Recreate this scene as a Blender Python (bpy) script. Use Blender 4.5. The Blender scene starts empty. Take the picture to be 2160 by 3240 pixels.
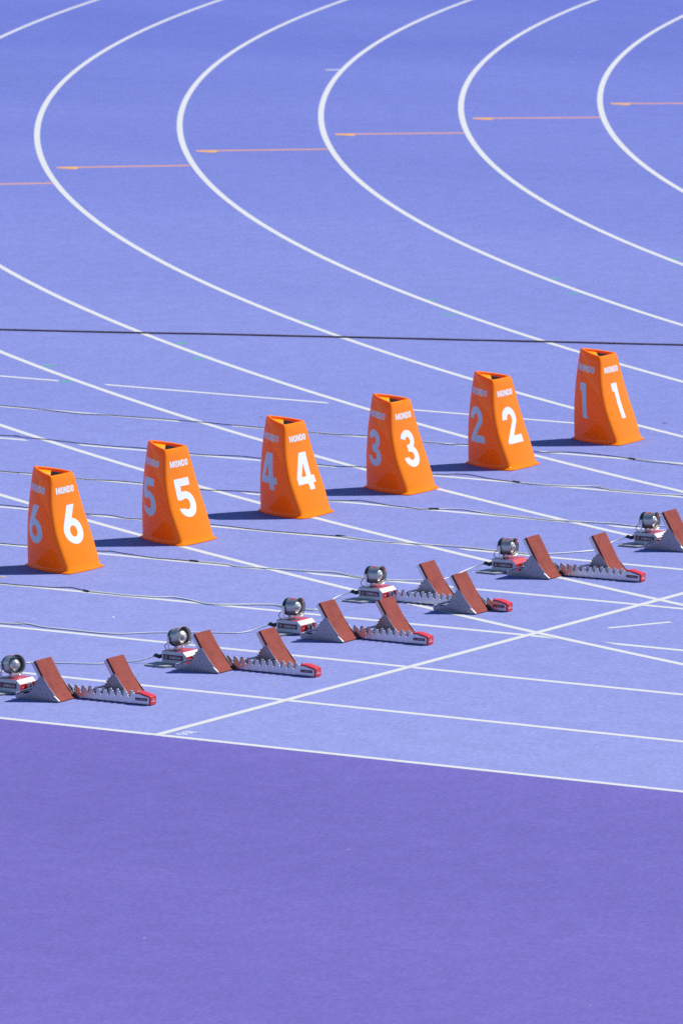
import bpy, bmesh, math, random
from mathutils import Vector, Matrix

random.seed(11)
S = bpy.context.scene
R = math.radians
COL = S.collection

# ------------------------------------------------------------------ camera
YAW, PITCH, ROLL = -0.573691, 0.150201, -0.006566
fw = Vector((math.sin(YAW) * math.cos(PITCH), math.cos(YAW) * math.cos(PITCH), -math.sin(PITCH)))
rt = Vector((math.cos(YAW), -math.sin(YAW), 0.0))
up = rt.cross(fw)
cx = rt * math.cos(ROLL) + up * math.sin(ROLL)
cy = up * math.cos(ROLL) - rt * math.sin(ROLL)
cam_data = bpy.data.cameras.new('camera')
cam = bpy.data.objects.new('camera', cam_data)
COL.objects.link(cam)
m = Matrix((cx, cy, -fw)).transposed().to_4x4()
m.translation = Vector((24.804497, -36.612576, 7.853541))
cam.matrix_world = m
cam_data.sensor_fit = 'VERTICAL'
cam_data.sensor_height = 36.0
cam_data.sensor_width = 24.0
cam_data.lens = 27393.617 / 3240.0 * 36.0
cam_data.clip_start = 0.5
cam_data.clip_end = 2000.0
cam_data.dof.use_dof = True
cam_data.dof.focus_distance = 48.0
cam_data.dof.aperture_fstop = 9.0
S.camera = cam

# ------------------------------------------------------------------ sky and sun
SUN = Vector((0.48, 0.62, 1.0)).normalized()
elev = math.asin(SUN.z)
azim = math.atan2(SUN.x, SUN.y)
W = bpy.data.worlds.new('World')
S.world = W
W.use_nodes = True
nt = W.node_tree
bg = nt.nodes['Background']
sky = nt.nodes.new('ShaderNodeTexSky')
sky.sky_type = 'NISHITA'
sky.sun_disc = False
sky.sun_elevation = elev
sky.sun_rotation = azim
sky.altitude = 50
sky.air_density = 1.0
sky.dust_density = 0.0
sky.ozone_density = 10.0
nt.links.new(sky.outputs[0], bg.inputs[0])
bg.inputs[1].default_value = 0.10
sun_data = bpy.data.lights.new('sun', 'SUN')
sun_data.energy = 5.0
sun_data.angle = R(0.53)
sun_data.color = (1.0, 0.965, 0.91)
sun = bpy.data.objects.new('sun', sun_data)
COL.objects.link(sun)
sun.rotation_euler = (-SUN).to_track_quat('-Z', 'Y').to_euler()
sun.location = SUN * 60

S.view_settings.view_transform = 'Standard'
S.view_settings.look = 'None'
S.view_settings.exposure = 0.5
S.view_settings.gamma = 1.0
S.view_settings.use_curve_mapping = False
S.render.engine = 'CYCLES'
S.cycles.use_denoising = False
S.cycles.max_bounces = 8

# ------------------------------------------------------------------ materials
def new_mat(name, col, rough=0.5, metal=0.0, spec=0.5, coat=0.0, coat_rough=0.05):
    mt = bpy.data.materials.new(name)
    mt.use_nodes = True
    b = mt.node_tree.nodes['Principled BSDF']
    b.inputs['Base Color'].default_value = (*col, 1)
    b.inputs['Roughness'].default_value = rough
    b.inputs['Metallic'].default_value = metal
    b.inputs['Specular IOR Level'].default_value = spec
    b.inputs['Coat Weight'].default_value = coat
    b.inputs['Coat Roughness'].default_value = coat_rough
    b.inputs['Coat IOR'].default_value = 1.6
    return mt


class NG:
    """small helper to wire nodes"""
    def __init__(self, mt):
        self.t = mt.node_tree
        self.b = self.t.nodes['Principled BSDF']
        self.co = self.t.nodes.new('ShaderNodeTexCoord').outputs['Object']

    def n(self, kind, **kw):
        nd = self.t.nodes.new(kind)
        for k, v in kw.items():
            if k.startswith('i_'):
                nd.inputs[k[2:].replace('_', ' ')].default_value = v
            else:
                setattr(nd, k, v)
        return nd

    def l(self, a, b):
        self.t.links.new(a, b)

    def mapping(self, scale):
        mp = self.n('ShaderNodeMapping')
        mp.inputs['Scale'].default_value = scale
        self.l(self.co, mp.inputs['Vector'])
        return mp.outputs[0]

    def noise(self, vec, scale, detail=2.0, rough=0.5):
        nd = self.n('ShaderNodeTexNoise', i_Scale=scale, i_Detail=detail, i_Roughness=rough)
        self.l(vec, nd.inputs['Vector'])
        return nd.outputs['Fac']

    def rng(self, val, lo, hi, a=0.0, b=1.0):
        nd = self.n('ShaderNodeMapRange')
        self.l(val, nd.inputs['Value'])
        for k, v in zip(('From Min', 'From Max', 'To Min', 'To Max'), (lo, hi, a, b)):
            nd.inputs[k].default_value = v
        return nd.outputs[0]

    def mul(self, a, b):
        nd = self.n('ShaderNodeMath', operation='MULTIPLY')
        for i, v in enumerate((a, b)):
            if isinstance(v, (int, float)):
                nd.inputs[i].default_value = v
            else:
                self.l(v, nd.inputs[i])
        return nd.outputs[0]

    def mix(self, f, a, b):
        nd = self.n('ShaderNodeMix', data_type='RGBA')
        self.l(f, nd.inputs['Factor'])
        for nm, v in (('A', a), ('B', b)):
            sk = [s for s in nd.inputs if s.name == nm and s.type == 'RGBA'][0]
            if isinstance(v, tuple):
                sk.default_value = (*v, 1)
            else:
                self.l(v, sk)
        return [s for s in nd.outputs if s.type == 'RGBA'][0]

    def scale_col(self, col, f):
        nd = self.n('ShaderNodeVectorMath', operation='SCALE')
        if isinstance(col, tuple):
            nd.inputs[0].default_value = col
        else:
            self.l(col, nd.inputs[0])
        self.l(f, nd.inputs['Scale'])
        return nd.outputs[0]

    def bump(self, h, strength, dist):
        nd = self.n('ShaderNodeBump')
        nd.inputs['Strength'].default_value = strength
        nd.inputs['Distance'].default_value = dist
        self.l(h, nd.inputs['Height'])
        self.l(nd.outputs[0], self.b.inputs['Normal'])


def track_mat(name, col, alt, grain=0.30, near_col=None):
    """embossed rubber track: granules, laying streaks, faint scuffs; near_col = lighter colour of the straight, fading out towards the bend"""
    mt = new_mat(name, col, 0.75, spec=0.10)
    g = NG(mt)
    big = g.noise(g.mapping((0.09, 0.24, 1)), 1.0, 4, 0.55)
    c = g.mix(g.rng(big, 0.36, 0.68), col, alt)
    if near_col:
        # lighter over the straight, fading along a noisy edge to the deeper bend colour
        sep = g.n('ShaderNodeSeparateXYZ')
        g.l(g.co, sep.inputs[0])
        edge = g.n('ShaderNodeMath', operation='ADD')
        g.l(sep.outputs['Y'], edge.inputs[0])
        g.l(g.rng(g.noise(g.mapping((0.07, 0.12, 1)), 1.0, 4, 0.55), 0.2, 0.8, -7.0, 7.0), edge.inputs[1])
        c = g.mix(g.rng(edge.outputs[0], -4.0, 36.0, 1.0, 0.0), c, near_col)
    scuff = g.noise(g.mapping((1.3, 0.8, 1)), 1.4, 5, 0.65)
    c = g.mix(g.rng(scuff, 0.60, 0.86, 0.0, 0.22), c, tuple(min(1, v * 1.3 + 0.03) for v in col))
    fine = g.noise(g.mapping((1, 1, 1)), 260.0, 2, 0.7)
    mid = g.noise(g.mapping((1.0, 0.30, 1)), 62.0, 3, 0.7)
    blot = g.noise(g.mapping((1.0, 0.6, 1)), 7.0, 4, 0.6)
    f = g.mul(g.rng(fine, 0.30, 0.70, 1 - grain, 1 + grain), g.rng(mid, 0.28, 0.72, 1 - grain * 0.62, 1 + grain * 0.62))
    f = g.mul(f, g.rng(blot, 0.3, 0.7, 0.94, 1.06))
    c = g.scale_col(c, f)
    g.l(c, g.b.inputs['Base Color'])
    g.bump(fine, 0.35, 0.002)
    return mt


def paint_mat(name, col, base, wear=0.16):
    """track paint: same granules telling through, slightly worn"""
    mt = new_mat(name, col, 0.7, spec=0.10)
    g = NG(mt)
    fine = g.noise(g.mapping((1, 1, 1)), 240.0, 2, 0.7)
    mid = g.noise(g.mapping((1.0, 0.5, 1)), 45.0, 4, 0.7)
    w = g.noise(g.mapping((1, 1, 1)), 6.0, 6, 0.75)
    c = g.mix(g.rng(w, 0.58, 0.80, 0.0, wear * 2.4), col, base)
    c = g.mix(g.rng(mid, 0.60, 0.80, 0.0, wear * 2.0), c, base)
    c = g.scale_col(c, g.rng(fine, 0.30, 0.70, 0.84, 1.10))
    g.l(c, g.b.inputs['Base Color'])
    g.bump(fine, 0.35, 0.002)
    return mt


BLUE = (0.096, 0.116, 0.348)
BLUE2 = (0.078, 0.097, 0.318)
NEAR_BLUE = (0.183, 0.202, 0.402)
PURPLE = (0.116, 0.094, 0.302)
PURPLE2 = (0.097, 0.079, 0.270)
M = {}
M['track'] = track_mat('track_blue', BLUE, BLUE2, near_col=NEAR_BLUE)
M['apron'] = track_mat('apron_purple', PURPLE, PURPLE2)
M['white_paint'] = paint_mat('white_line_paint', (0.455, 0.458, 0.45), (0.28, 0.30, 0.45))
M['faint_white'] = paint_mat('faded_white_paint', (0.42, 0.44, 0.54), (0.21, 0.24, 0.50), 0.3)
M['orange_paint'] = paint_mat('orange_line_paint', (0.48, 0.235, 0.15), (0.34, 0.22, 0.30), 0.22)
M['gold_paint'] = paint_mat('gold_arrow_paint', (0.55, 0.28, 0.08), (0.38, 0.25, 0.26), 0.14)
M['green_paint'] = paint_mat('green_tick_paint', (0.07, 0.28, 0.20), (0.15, 0.21, 0.42), 0.25)


def plastic_mat(name, col, rough, dirt, glow=None):
    """glossy moulded plastic; glow = colour of the sunlight that soaks through the thin wall"""
    mt = new_mat(name, col, rough, spec=0.0, coat=0.62, coat_rough=0.03)
    g = NG(mt)
    n1 = g.noise(g.mapping((1, 1, 1)), 7.0, 5, 0.6)
    n2 = g.noise(g.mapping((1, 1, 1)), 420.0, 1, 0.5)
    c = g.mix(g.rng(n1, 0.5, 0.85, 0.0, 0.3), col, tuple(v * 0.85 for v in col))
    c = g.scale_col(c, g.rng(n2, 0.3, 0.7, 1 - dirt, 1 + dirt))
    sc = g.noise(g.mapping((6, 6, 60)), 3.0, 6, 0.75)
    c = g.mix(g.rng(sc, 0.66, 0.80, 0.0, 0.22), c, tuple(min(1.0, v * 0.9 + 0.10) for v in col))
    g.l(c, g.b.inputs['Base Color'])
    g.l(g.rng(n1, 0.3, 0.75, 0.02, 0.09), g.b.inputs['Coat Roughness'])
    if glow:
        tr = g.n('ShaderNodeBsdfTranslucent')
        tr.inputs['Color'].default_value = (*glow, 1)
        mx = g.n('ShaderNodeMixShader')
        mx.inputs[0].default_value = 0.42
        g.l(g.b.outputs[0], mx.inputs[1])
        g.l(tr.outputs[0], mx.inputs[2])
        out = [n for n in g.t.nodes if n.type == 'OUTPUT_MATERIAL'][0]
        g.l(mx.outputs[0], out.inputs['Surface'])
    return mt


M['orange'] = plastic_mat('orange_plastic', (1.0, 0.295, 0.003), 0.45, 0.08, glow=(1.0, 0.05, 0.0))
M['lid'] = plastic_mat('amber_lid_plastic', (0.80, 0.30, 0.008), 0.5, 0.08)
M['foam'] = new_mat('black_foam', (0.008, 0.008, 0.011), 1.0, spec=0.1)
M['print'] = new_mat('white_print', (0.60, 0.60, 0.62), 0.5, spec=0.1, coat=0.75, coat_rough=0.05)


def metal_mat(name, col, rough, scale=(1, 1, 30)):
    mt = new_mat(name, col, rough, metal=1.0)
    g = NG(mt)
    n1 = g.noise(g.mapping(scale), 30.0, 4, 0.65)
    n2 = g.noise(g.mapping((1, 1, 1)), 9.0, 5, 0.6)
    c = g.mix(g.rng(n2, 0.45, 0.8, 0.0, 0.35), col, tuple(v * 0.7 for v in col))
    g.l(c, g.b.inputs['Base Color'])
    g.l(g.rng(n1, 0.3, 0.7, rough - 0.05, rough + 0.08), g.b.inputs['Roughness'])
    return mt


M['alu'] = metal_mat('brushed_aluminium', (0.62, 0.60, 0.66), 0.30, (1, 1, 3))
M['cheek'] = metal_mat('dull_aluminium', (0.27, 0.26, 0.30), 0.32, (1, 1, 3))
M['steel'] = metal_mat('bright_steel', (0.62, 0.62, 0.62), 0.24, (1, 1, 1))
M['horn'] = new_mat('horn_grey_enamel', (0.44, 0.41, 0.39), 0.33, metal=0.75)
M['dome'] = new_mat('dome_satin_metal', (0.58, 0.54, 0.52), 0.30, metal=0.6)
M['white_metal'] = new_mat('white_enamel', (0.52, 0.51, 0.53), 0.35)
M['plate'] = new_mat('grey_base_plate', (0.33, 0.33, 0.34), 0.55, metal=0.2)
M['red'] = new_mat('red_enamel', (0.42, 0.014, 0.014), 0.36, coat=0.2, coat_rough=0.3)
M['cap_red'] = new_mat('red_cap_plastic', (0.50, 0.012, 0.012), 0.38)
M['maroon'] = new_mat('maroon_label', (0.12, 0.014, 0.030), 0.45)
M['black'] = new_mat('black_plastic', (0.012, 0.012, 0.013), 0.38)
M['rubber_edge'] = new_mat('black_rubber_edge', (0.016, 0.014, 0.014), 0.8)
M['wire_white'] = new_mat('pale_cable_sheath', (0.60, 0.60, 0.59), 0.5)
M['wire_black'] = new_mat('black_cable_sheath', (0.022, 0.022, 0.026), 0.5)
M['wire_brown'] = new_mat('dark_cable_sheath', (0.055, 0.040, 0.055), 0.6)


def pad_mat():
    mt = new_mat('red_brown_pad_rubber', (0.255, 0.063, 0.048), 0.8, spec=0.08)
    g = NG(mt)
    wv = g.n('ShaderNodeTexWave', wave_type='BANDS', bands_direction='Z', i_Scale=75.0, i_Distortion=0.6, i_Detail=2.0)
    g.l(g.co, wv.inputs['Vector'])
    n1 = g.noise(g.mapping((1, 1, 1)), 14.0, 5, 0.65)
    n2 = g.noise(g.mapping((1, 1, 1)), 300.0, 2, 0.6)
    c = g.mix(g.rng(n1, 0.48, 0.78), (0.255, 0.063, 0.048), (0.165, 0.040, 0.032))
    c = g.scale_col(c, g.rng(wv.outputs['Fac'], 0.0, 1.0, 0.72, 1.14))
    c = g.scale_col(c, g.rng(n2, 0.3, 0.7, 0.82, 1.18))
    g.l(c, g.b.inputs['Base Color'])
    g.bump(wv.outputs['Fac'], 0.6, 0.002)
    return mt


M['pad'] = pad_mat()
M['scrap_white'] = new_mat('pale_paper_scrap', (0.70, 0.70, 0.68), 0.8)
M['scrap_pink'] = new_mat('dull_pink_chip', (0.30, 0.24, 0.30), 0.8)
M['scrap_black'] = new_mat('dark_rubber_crumb', (0.02, 0.02, 0.022), 0.8)
M['scrap_ochre'] = new_mat('dry_leaf_scrap', (0.42, 0.26, 0.12), 0.8)

# ------------------------------------------------------------------ mesh helpers
def link(o, parent=None):
    COL.objects.link(o)
    if parent is not None:
        o.parent = parent
    return o


def mesh_obj(name, bm, mat, parent=None, smooth=None):
    me = bpy.data.meshes.new(name)
    bm.normal_update()
    bm.to_mesh(me)
    bm.free()
    mats = mat if isinstance(mat, (list, tuple)) else [mat]
    for x in mats:
        me.materials.append(M[x])
    if smooth is not None:
        me.polygons.foreach_set('use_smooth', [True] * len(me.polygons))
        if smooth < 179:
            me.set_sharp_from_angle(angle=R(smooth))
    o = bpy.data.objects.new(name, me)
    return link(o, parent)


def tag(o, label=None, cat=None, group=None, kind=None):
    for k, v in (('label', label), ('category', cat), ('group', group), ('kind', kind)):
        if v:
            o[k] = v
    return o


def empty(name, loc, rz=0.0):
    o = bpy.data.objects.new(name, None)
    o.empty_display_size = 0.1
    o.location = loc
    o.rotation_euler = (0, 0, rz)
    return link(o)


def quad_strip(bm, left, right):
    a = [bm.verts.new(p) for p in left]
    b = [bm.verts.new(p) for p in right]
    for i in range(len(a) - 1):
        bm.faces.new((a[i], b[i], b[i + 1], a[i + 1]))


def add_box(bm, x0, x1, y0, y1, z0, z1, bev=0.0):
    vs = [bm.verts.new((x, y, z)) for z in (z0, z1) for y in (y0, y1) for x in (x0, x1)]
    fs = [(0, 2, 3, 1), (4, 5, 7, 6), (0, 1, 5, 4), (2, 6, 7, 3), (0, 4, 6, 2), (1, 3, 7, 5)]
    faces = [bm.faces.new([vs[i] for i in f]) for f in fs]
    if bev > 0:
        ed = list({e for f in faces for e in f.edges})
        bmesh.ops.bevel(bm, geom=ed, offset=bev, segments=2, affect='EDGES', profile=0.6)


def add_prism(bm, pts, y0, y1, bev=0.0):
    """polygon in x,z swept along y"""
    a = [bm.verts.new((x, y0, z)) for x, z in pts]
    b = [bm.verts.new((x, y1, z)) for x, z in pts]
    n = len(pts)
    fs = [bm.faces.new(a), bm.faces.new(b[::-1])]
    for i in range(n):
        fs.append(bm.faces.new((a[i], b[i], b[(i + 1) % n], a[(i + 1) % n])))
    bmesh.ops.recalc_face_normals(bm, faces=fs)
    if bev > 0:
        ed = list({e for f in fs[:2] for e in f.edges})
        bmesh.ops.bevel(bm, geom=ed, offset=bev, segments=2, affect='EDGES', profile=0.6)
    return fs


def add_tube(bm, pts, r, n=8, cap=True):
    pts = [Vector(p) for p in pts]
    rings = []
    t0 = (pts[1] - pts[0]).normalized()
    ref = Vector((0, 0, 1)) if abs(t0.z) < 0.9 else Vector((1, 0, 0))
    for i, p in enumerate(pts):
        t = (pts[min(i + 1, len(pts) - 1)] - pts[max(i - 1, 0)]).normalized()
        u = t.cross(ref).normalized()
        v = u.cross(t)
        rr = r[i] if isinstance(r, (list, tuple)) else r
        rings.append([bm.verts.new(p + (u * math.cos(k * 2 * math.pi / n) + v * math.sin(k * 2 * math.pi / n)) * rr) for k in range(n)])
    for a, b in zip(rings, rings[1:]):
        for k in range(n):
            bm.faces.new((a[k], a[(k + 1) % n], b[(k + 1) % n], b[k]))
    if cap:
        bm.faces.new(rings[0][::-1])
        bm.faces.new(rings[-1])


def add_lathe(bm, prof, n=32):
    """profile (distance along +x, radius) turned about the x axis; open or closed on the axis"""
    rings = []
    for x, r in prof:
        if r < 1e-6:
            rings.append([bm.verts.new((x, 0, 0))])
        else:
            rings.append([bm.verts.new((x, r * math.cos(2 * math.pi * k / n), r * math.sin(2 * math.pi * k / n))) for k in range(n)])
    for a, b in zip(rings, rings[1:]):
        for k in range(n):
            k2 = (k + 1) % n
            if len(a) == 1 and len(b) == 1:
                continue
            if len(a) == 1:
                bm.faces.new((a[0], b[k2], b[k]))
            elif len(b) == 1:
                bm.faces.new((a[k], a[k2], b[0]))
            else:
                bm.faces.new((a[k], a[k2], b[k2], b[k]))
    bmesh.ops.recalc_face_normals(bm, faces=bm.faces[:])


def catmull(pts, step=0.03):
    P = [Vector(p) for p in pts]
    P = [P[0] * 2 - P[1]] + P + [P[-1] * 2 - P[-2]]
    out = []
    for i in range(1, len(P) - 2):
        a, b, c, d = P[i - 1:i + 3]
        n = max(2, int((c - b).length / step))
        for k in range(n):
            t = k / n
            out.append(0.5 * ((2 * b) + (c - a) * t + (2 * a - 5 * b + 4 * c - d) * t * t + (3 * b - a - 3 * c + d) * t ** 3))
    out.append(P[-2].copy())
    return out


# ------------------------------------------------------------------ lettering outlines (unit height)
def arc(cx, cy, rx, ry, a0, a1, n=20):
    return [(cx + rx * math.cos(R(a0 + (a1 - a0) * i / n)), cy + ry * math.sin(R(a0 + (a1 - a0) * i / n))) for i in range(n + 1)]


def rrect(x0, x1, y0, y1, rx, ry):
    return (arc(x1 - rx, y1 - ry, rx, ry, 0, 90, 6) + arc(x0 + rx, y1 - ry, rx, ry, 90, 180, 6) +
            arc(x0 + rx, y0 + ry, rx, ry, 180, 270, 6) + arc(x1 - rx, y0 + ry, rx, ry, 270, 360, 6))


GL = {
    '1': (0.34, [[(0, 1), (0.33, 1), (0.33, 0), (0.11, 0), (0.11, 0.77), (0, 0.77)]]),
    '2': (0.78, [[(0.02, 0.66)] + arc(0.37, 0.68, 0.35, 0.32, 180, -18, 22) + [(0.36, 0.205), (0.76, 0.205), (0.76, 0), (0.0, 0), (0.0, 0.08)] +
                 [(0.42, 0.53)] + arc(0.37, 0.675, 0.125, 0.125, -20, 180, 12) + [(0.245, 0.66)]]),
    '3': (0.74, [arc(0.35, 0.73, 0.33, 0.27, 165, -52, 20) + arc(0.35, 0.29, 0.37, 0.29, 47, -175, 22) +
                 arc(0.35, 0.295, 0.145, 0.115, -170, 70, 12) + [(0.26, 0.425), (0.26, 0.60), (0.36, 0.60)] + arc(0.35, 0.71, 0.115, 0.105, -65, 165, 10)]),
    '4': (0.80, [[(0.33, 1), (0.66, 1), (0.66, 0.36), (0.80, 0.36), (0.80, 0.17), (0.66, 0.17), (0.66, 0), (0.43, 0), (0.43, 0.17), (0.0, 0.17), (0.0, 0.33)],
                 [(0.43, 0.36), (0.43, 0.72), (0.22, 0.36)]]),
    '5': (0.76, [[(0.06, 1), (0.66, 1), (0.66, 0.80), (0.27, 0.80), (0.26, 0.655)] + arc(0.36, 0.325, 0.37, 0.335, 88, -140, 26) +
                 [(0.02, 0.24)] + arc(0.345, 0.33, 0.15, 0.145, -130, 120, 14) + [(0.17, 0.44), (0.05, 0.46)]]),
    '6': (0.80, [[(0.36, 1), (0.66, 1), (0.455, 0.66)] + arc(0.40, 0.33, 0.385, 0.33, 75, -180, 30) + arc(0.40, 0.33, 0.385, 0.33, 180, 150, 4),
                 arc(0.40, 0.325, 0.145, 0.145, 0, 360, 20)[:-1]]),
    '0': (0.62, [rrect(0, 0.6, 0, 1, 0.28, 0.34), rrect(0.19, 0.41, 0.2, 0.8, 0.10, 0.16)]),
    'M': (1.16, [[(0, 0), (0, 1), (0.34, 1), (0.55, 0.42), (0.76, 1), (1.1, 1), (1.1, 0), (0.82, 0), (0.82, 0.58), (0.64, 0.06), (0.46, 0.06), (0.28, 0.58), (0.28, 0)]]),
    'O': (0.90, [rrect(0, 0.84, 0, 1, 0.34, 0.34), rrect(0.29, 0.55, 0.2, 0.8, 0.12, 0.14)]),
    'N': (0.92, [[(0, 0), (0, 1), (0.27, 1), (0.58, 0.46), (0.58, 1), (0.86, 1), (0.86, 0), (0.60, 0), (0.28, 0.55), (0.28, 0)]]),
    'D': (0.90, [[(0, 0), (0, 1), (0.46, 1)] + arc(0.46, 0.62, 0.38, 0.38, 90, 0, 6) + arc(0.46, 0.38, 0.38, 0.38, 0, -90, 6),
                 [(0.29, 0.2), (0.42, 0.2)] + arc(0.42, 0.36, 0.14, 0.16, -90, 0, 5) + arc(0.42, 0.64, 0.14, 0.16, 0, 90, 5) + [(0.29, 0.8)]]),
    # lighter round capitals for the small maker's labels
    'o': (1.08, [arc(0.5, 0.5, 0.5, 0.5, 0, 360, 24)[:-1], arc(0.5, 0.5, 0.34, 0.34, 0, 360, 20)[:-1]]),
    'm': (1.10, [[(0, 0), (0.12, 1), (0.27, 1), (0.5, 0.38), (0.73, 1), (0.88, 1), (1.0, 0), (0.84, 0), (0.77, 0.66), (0.56, 0.08), (0.44, 0.08), (0.23, 0.66), (0.16, 0)]]),
    'e': (0.62, [[(0, 0), (0, 1), (0.54, 1), (0.54, 0.86), (0.16, 0.86), (0.16, 0.58), (0.5, 0.58), (0.5, 0.44), (0.16, 0.44), (0.16, 0.14), (0.54, 0.14), (0.54, 0)]]),
    'g': (1.06, [arc(0.5, 0.5, 0.5, 0.5, 40, 360, 22) + [(0.56, 0.50), (0.56, 0.36), (0.80, 0.36)] + arc(0.5, 0.5, 0.34, 0.34, 335, 45, 18)]),
    'a': (0.86, [[(0, 0), (0.36, 1), (0.5, 1), (0.86, 0), (0.69, 0), (0.61, 0.23), (0.25, 0.23), (0.17, 0)], [(0.30, 0.37), (0.56, 0.37), (0.43, 0.76)]]),
    'w': (1.35, [[(0.0, 0.0), (0.40, 0.0), (0.40, 0.18)] + arc(0.5, 0.60, 0.34, 0.36, 250, -70, 22) + [(0.60, 0.18), (0.60, 0.0), (1.0, 0.0), (1.0, 0.13), (0.80, 0.13)] +
                 arc(0.5, 0.58, 0.50, 0.48, -52, 232, 24) + [(0.20, 0.13), (0.0, 0.13)]]),
    ' ': (0.45, []),
}


def text_bm(txt, tracking=0.0):
    """flat filled outlines, unit height, x centred, y 0..1"""
    cu = bpy.data.curves.new('tmp_text', 'CURVE')
    cu.dimensions = '2D'
    cu.fill_mode = 'BOTH'
    x = 0.0
    for ch in txt:
        w, loops = GL[ch]
        for lp in loops:
            sp = cu.splines.new('POLY')
            sp.points.add(len(lp) - 1)
            for p, (a, b) in zip(sp.points, lp):
                p.co = (a + x, b, 0, 1)
            sp.use_cyclic_u = True
        x += w + tracking
    x -= tracking
    ob = bpy.data.objects.new('tmp_text', cu)
    COL.objects.link(ob)
    bpy.context.view_layer.update()
    me = ob.to_mesh()
    bm = bmesh.new()
    bm.from_mesh(me)
    ob.to_mesh_clear()
    bpy.data.objects.remove(ob)
    bpy.data.curves.remove(cu)
    bmesh.ops.remove_doubles(bm, verts=bm.verts[:], dist=1e-6)
    for v in bm.verts:
        v.co.x -= x / 2
    return bm, x


def flat_text(name, txt, height, width, place, mat, parent):
    """text mapped by place(u, v) with u along the line (metres, centred) and v up (metres)"""
    bm, w = text_bm(txt)
    sx = (width / w) if width else height
    for v in bm.verts:
        v.co = Vector(place(v.co.x * sx, v.co.y * height))
    return mesh_obj(name, bm, mat, parent)

# ------------------------------------------------------------------ ground sheets and painted lines
LW = 1.22
R0, XJ = 37.732, 18.765
YC = 9 * LW + R0
EXT = 420.0


def sheet(name, x0, x1, y0, y1, z, mat):
    bm = bmesh.new()
    vs = [bm.verts.new(p) for p in ((x0, y0, z), (x1, y0, z), (x1, y1, z), (x0, y1, z))]
    bm.faces.new(vs)
    o = mesh_obj(name, bm, mat)
    o['kind'] = 'structure'
    return o


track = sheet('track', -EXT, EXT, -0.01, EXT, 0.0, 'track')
apron = sheet('purple_apron', -EXT, EXT, -EXT, -0.01, 0.0, 'apron')
HALF = 0.025
Z1, Z2, Z3 = 0.0005, 0.0008, 0.0011


def idx(x, y):
    return (math.hypot(x - XJ, y - YC) - R0) / LW


def x_at(y, k):
    """x on the left side of the bend where the circle of index k meets height y"""
    r = R0 + LW * k
    d = r * r - (y - YC) ** 2
    return None if d < 0 else XJ - math.sqrt(d)


def straight_line(k):
    y = LW * (9 - k)
    pieces = []
    cuts = []
    for c in range(k + 1, 10):
        cuts.append(c)
    # walk from left to right; the bend lines met first are the outer ones
    start = (-60.0, -60.0)
    for c in sorted(cuts, reverse=True):
        ahead = 0.09 if k <= 2 else 0.03
        e0, e1 = x_at(y - HALF, c + ahead), x_at(y + HALF, c + ahead)
        s0, s1 = x_at(y - HALF, c - 0.09), x_at(y + HALF, c - 0.09)
        if None in (e0, e1, s0, s1):
            continue
        pieces.append((start, (e0, e1)))
        start = (s0, s1)
    pieces.append((start, (90.0, 90.0)))
    bm = bmesh.new()
    for (a0, a1), (b0, b1) in pieces:
        n = max(1, int((b0 - a0) / 6))
        lo = [(a0 + (b0 - a0) * i / n, y - HALF, Z1) for i in range(n + 1)]
        hi = [(a1 + (b1 - a1) * i / n, y + HALF, Z1) for i in range(n + 1)]
        quad_strip(bm, hi, lo)
    mesh_obj('lane_line', bm, 'white_paint', track)


for k in range(10):
    straight_line(k)


def ring_line(k):
    r = R0 + LW * k
    bm = bmesh.new()
    n = 560
    a0, a1 = 90.0, 270.0
    p = [a0 + (a1 - a0) * i / n for i in range(n + 1)]
    ins = [(XJ + (r - HALF) * math.cos(R(a)), YC + (r - HALF) * math.sin(R(a)), Z2) for a in p]
    out = [(XJ + (r + HALF) * math.cos(R(a)), YC + (r + HALF) * math.sin(R(a)), Z2) for a in p]
    quad_strip(bm, ins, out)
    bmesh.ops.recalc_face_normals(bm, faces=bm.faces[:])
    mesh_obj('bend_line', bm, 'white_paint', track)


for k in range(10):
    ring_line(k)


def stripe(name, a, b, half, z, mat):
    a, b = Vector(a), Vector(b)
    d = (b - a).normalized()
    nrm = Vector((-d.y, d.x)) * half
    bm = bmesh.new()
    bm.faces.new([bm.verts.new((*p, z)) for p in (a - nrm, b - nrm, b + nrm, a + nrm)])
    return mesh_obj(name, bm, mat, track)


stripe('start_line', (0, -0.024), (0, 9 * LW), HALF, Z3, 'white_paint')
stripe('start_mark', (0.258, 4.10), (0.450, 4.452), 0.02, Z1, 'white_paint')


def pol(k, ang):
    r = R0 + LW * k
    return (XJ + r * math.cos(R(ang)), YC + r * math.sin(R(ang)))


# orange radial arrows, one in each lane of the bend
for k, ang in ((0, -148.36), (1, -146.66), (2, -144.98), (3, -143.37), (4, -141.90), (5, -140.42), (6, -139.0), (7, -137.6), (8, -136.3)):
    stripe('arrow_shaft', pol(k + 0.025, ang), pol(k + 0.86, ang), 0.042, Z1, 'orange_paint')
    t, e = Vector(pol(k + 0.925, ang)), Vector(pol(k + 0.80, ang))
    d = (e - t).normalized()
    side = Vector((d.y, -d.x))
    if side.y > 0:
        side = -side
    side = -side if side.dot(Vector((0.54, -0.84))) < 0 else side
    bm = bmesh.new()
    bm.faces.new([bm.verts.new((*p, Z1 + 0.0004)) for p in (t - side * 0.042, t + side * 0.045, e + side * 0.15, e + d * 0.02 + side * 0.05, e + d * 0.02 - side * 0.042)])
    bmesh.ops.recalc_face_normals(bm, faces=bm.faces[:])
    mesh_obj('arrow_head', bm, 'gold_paint', track)

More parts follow.
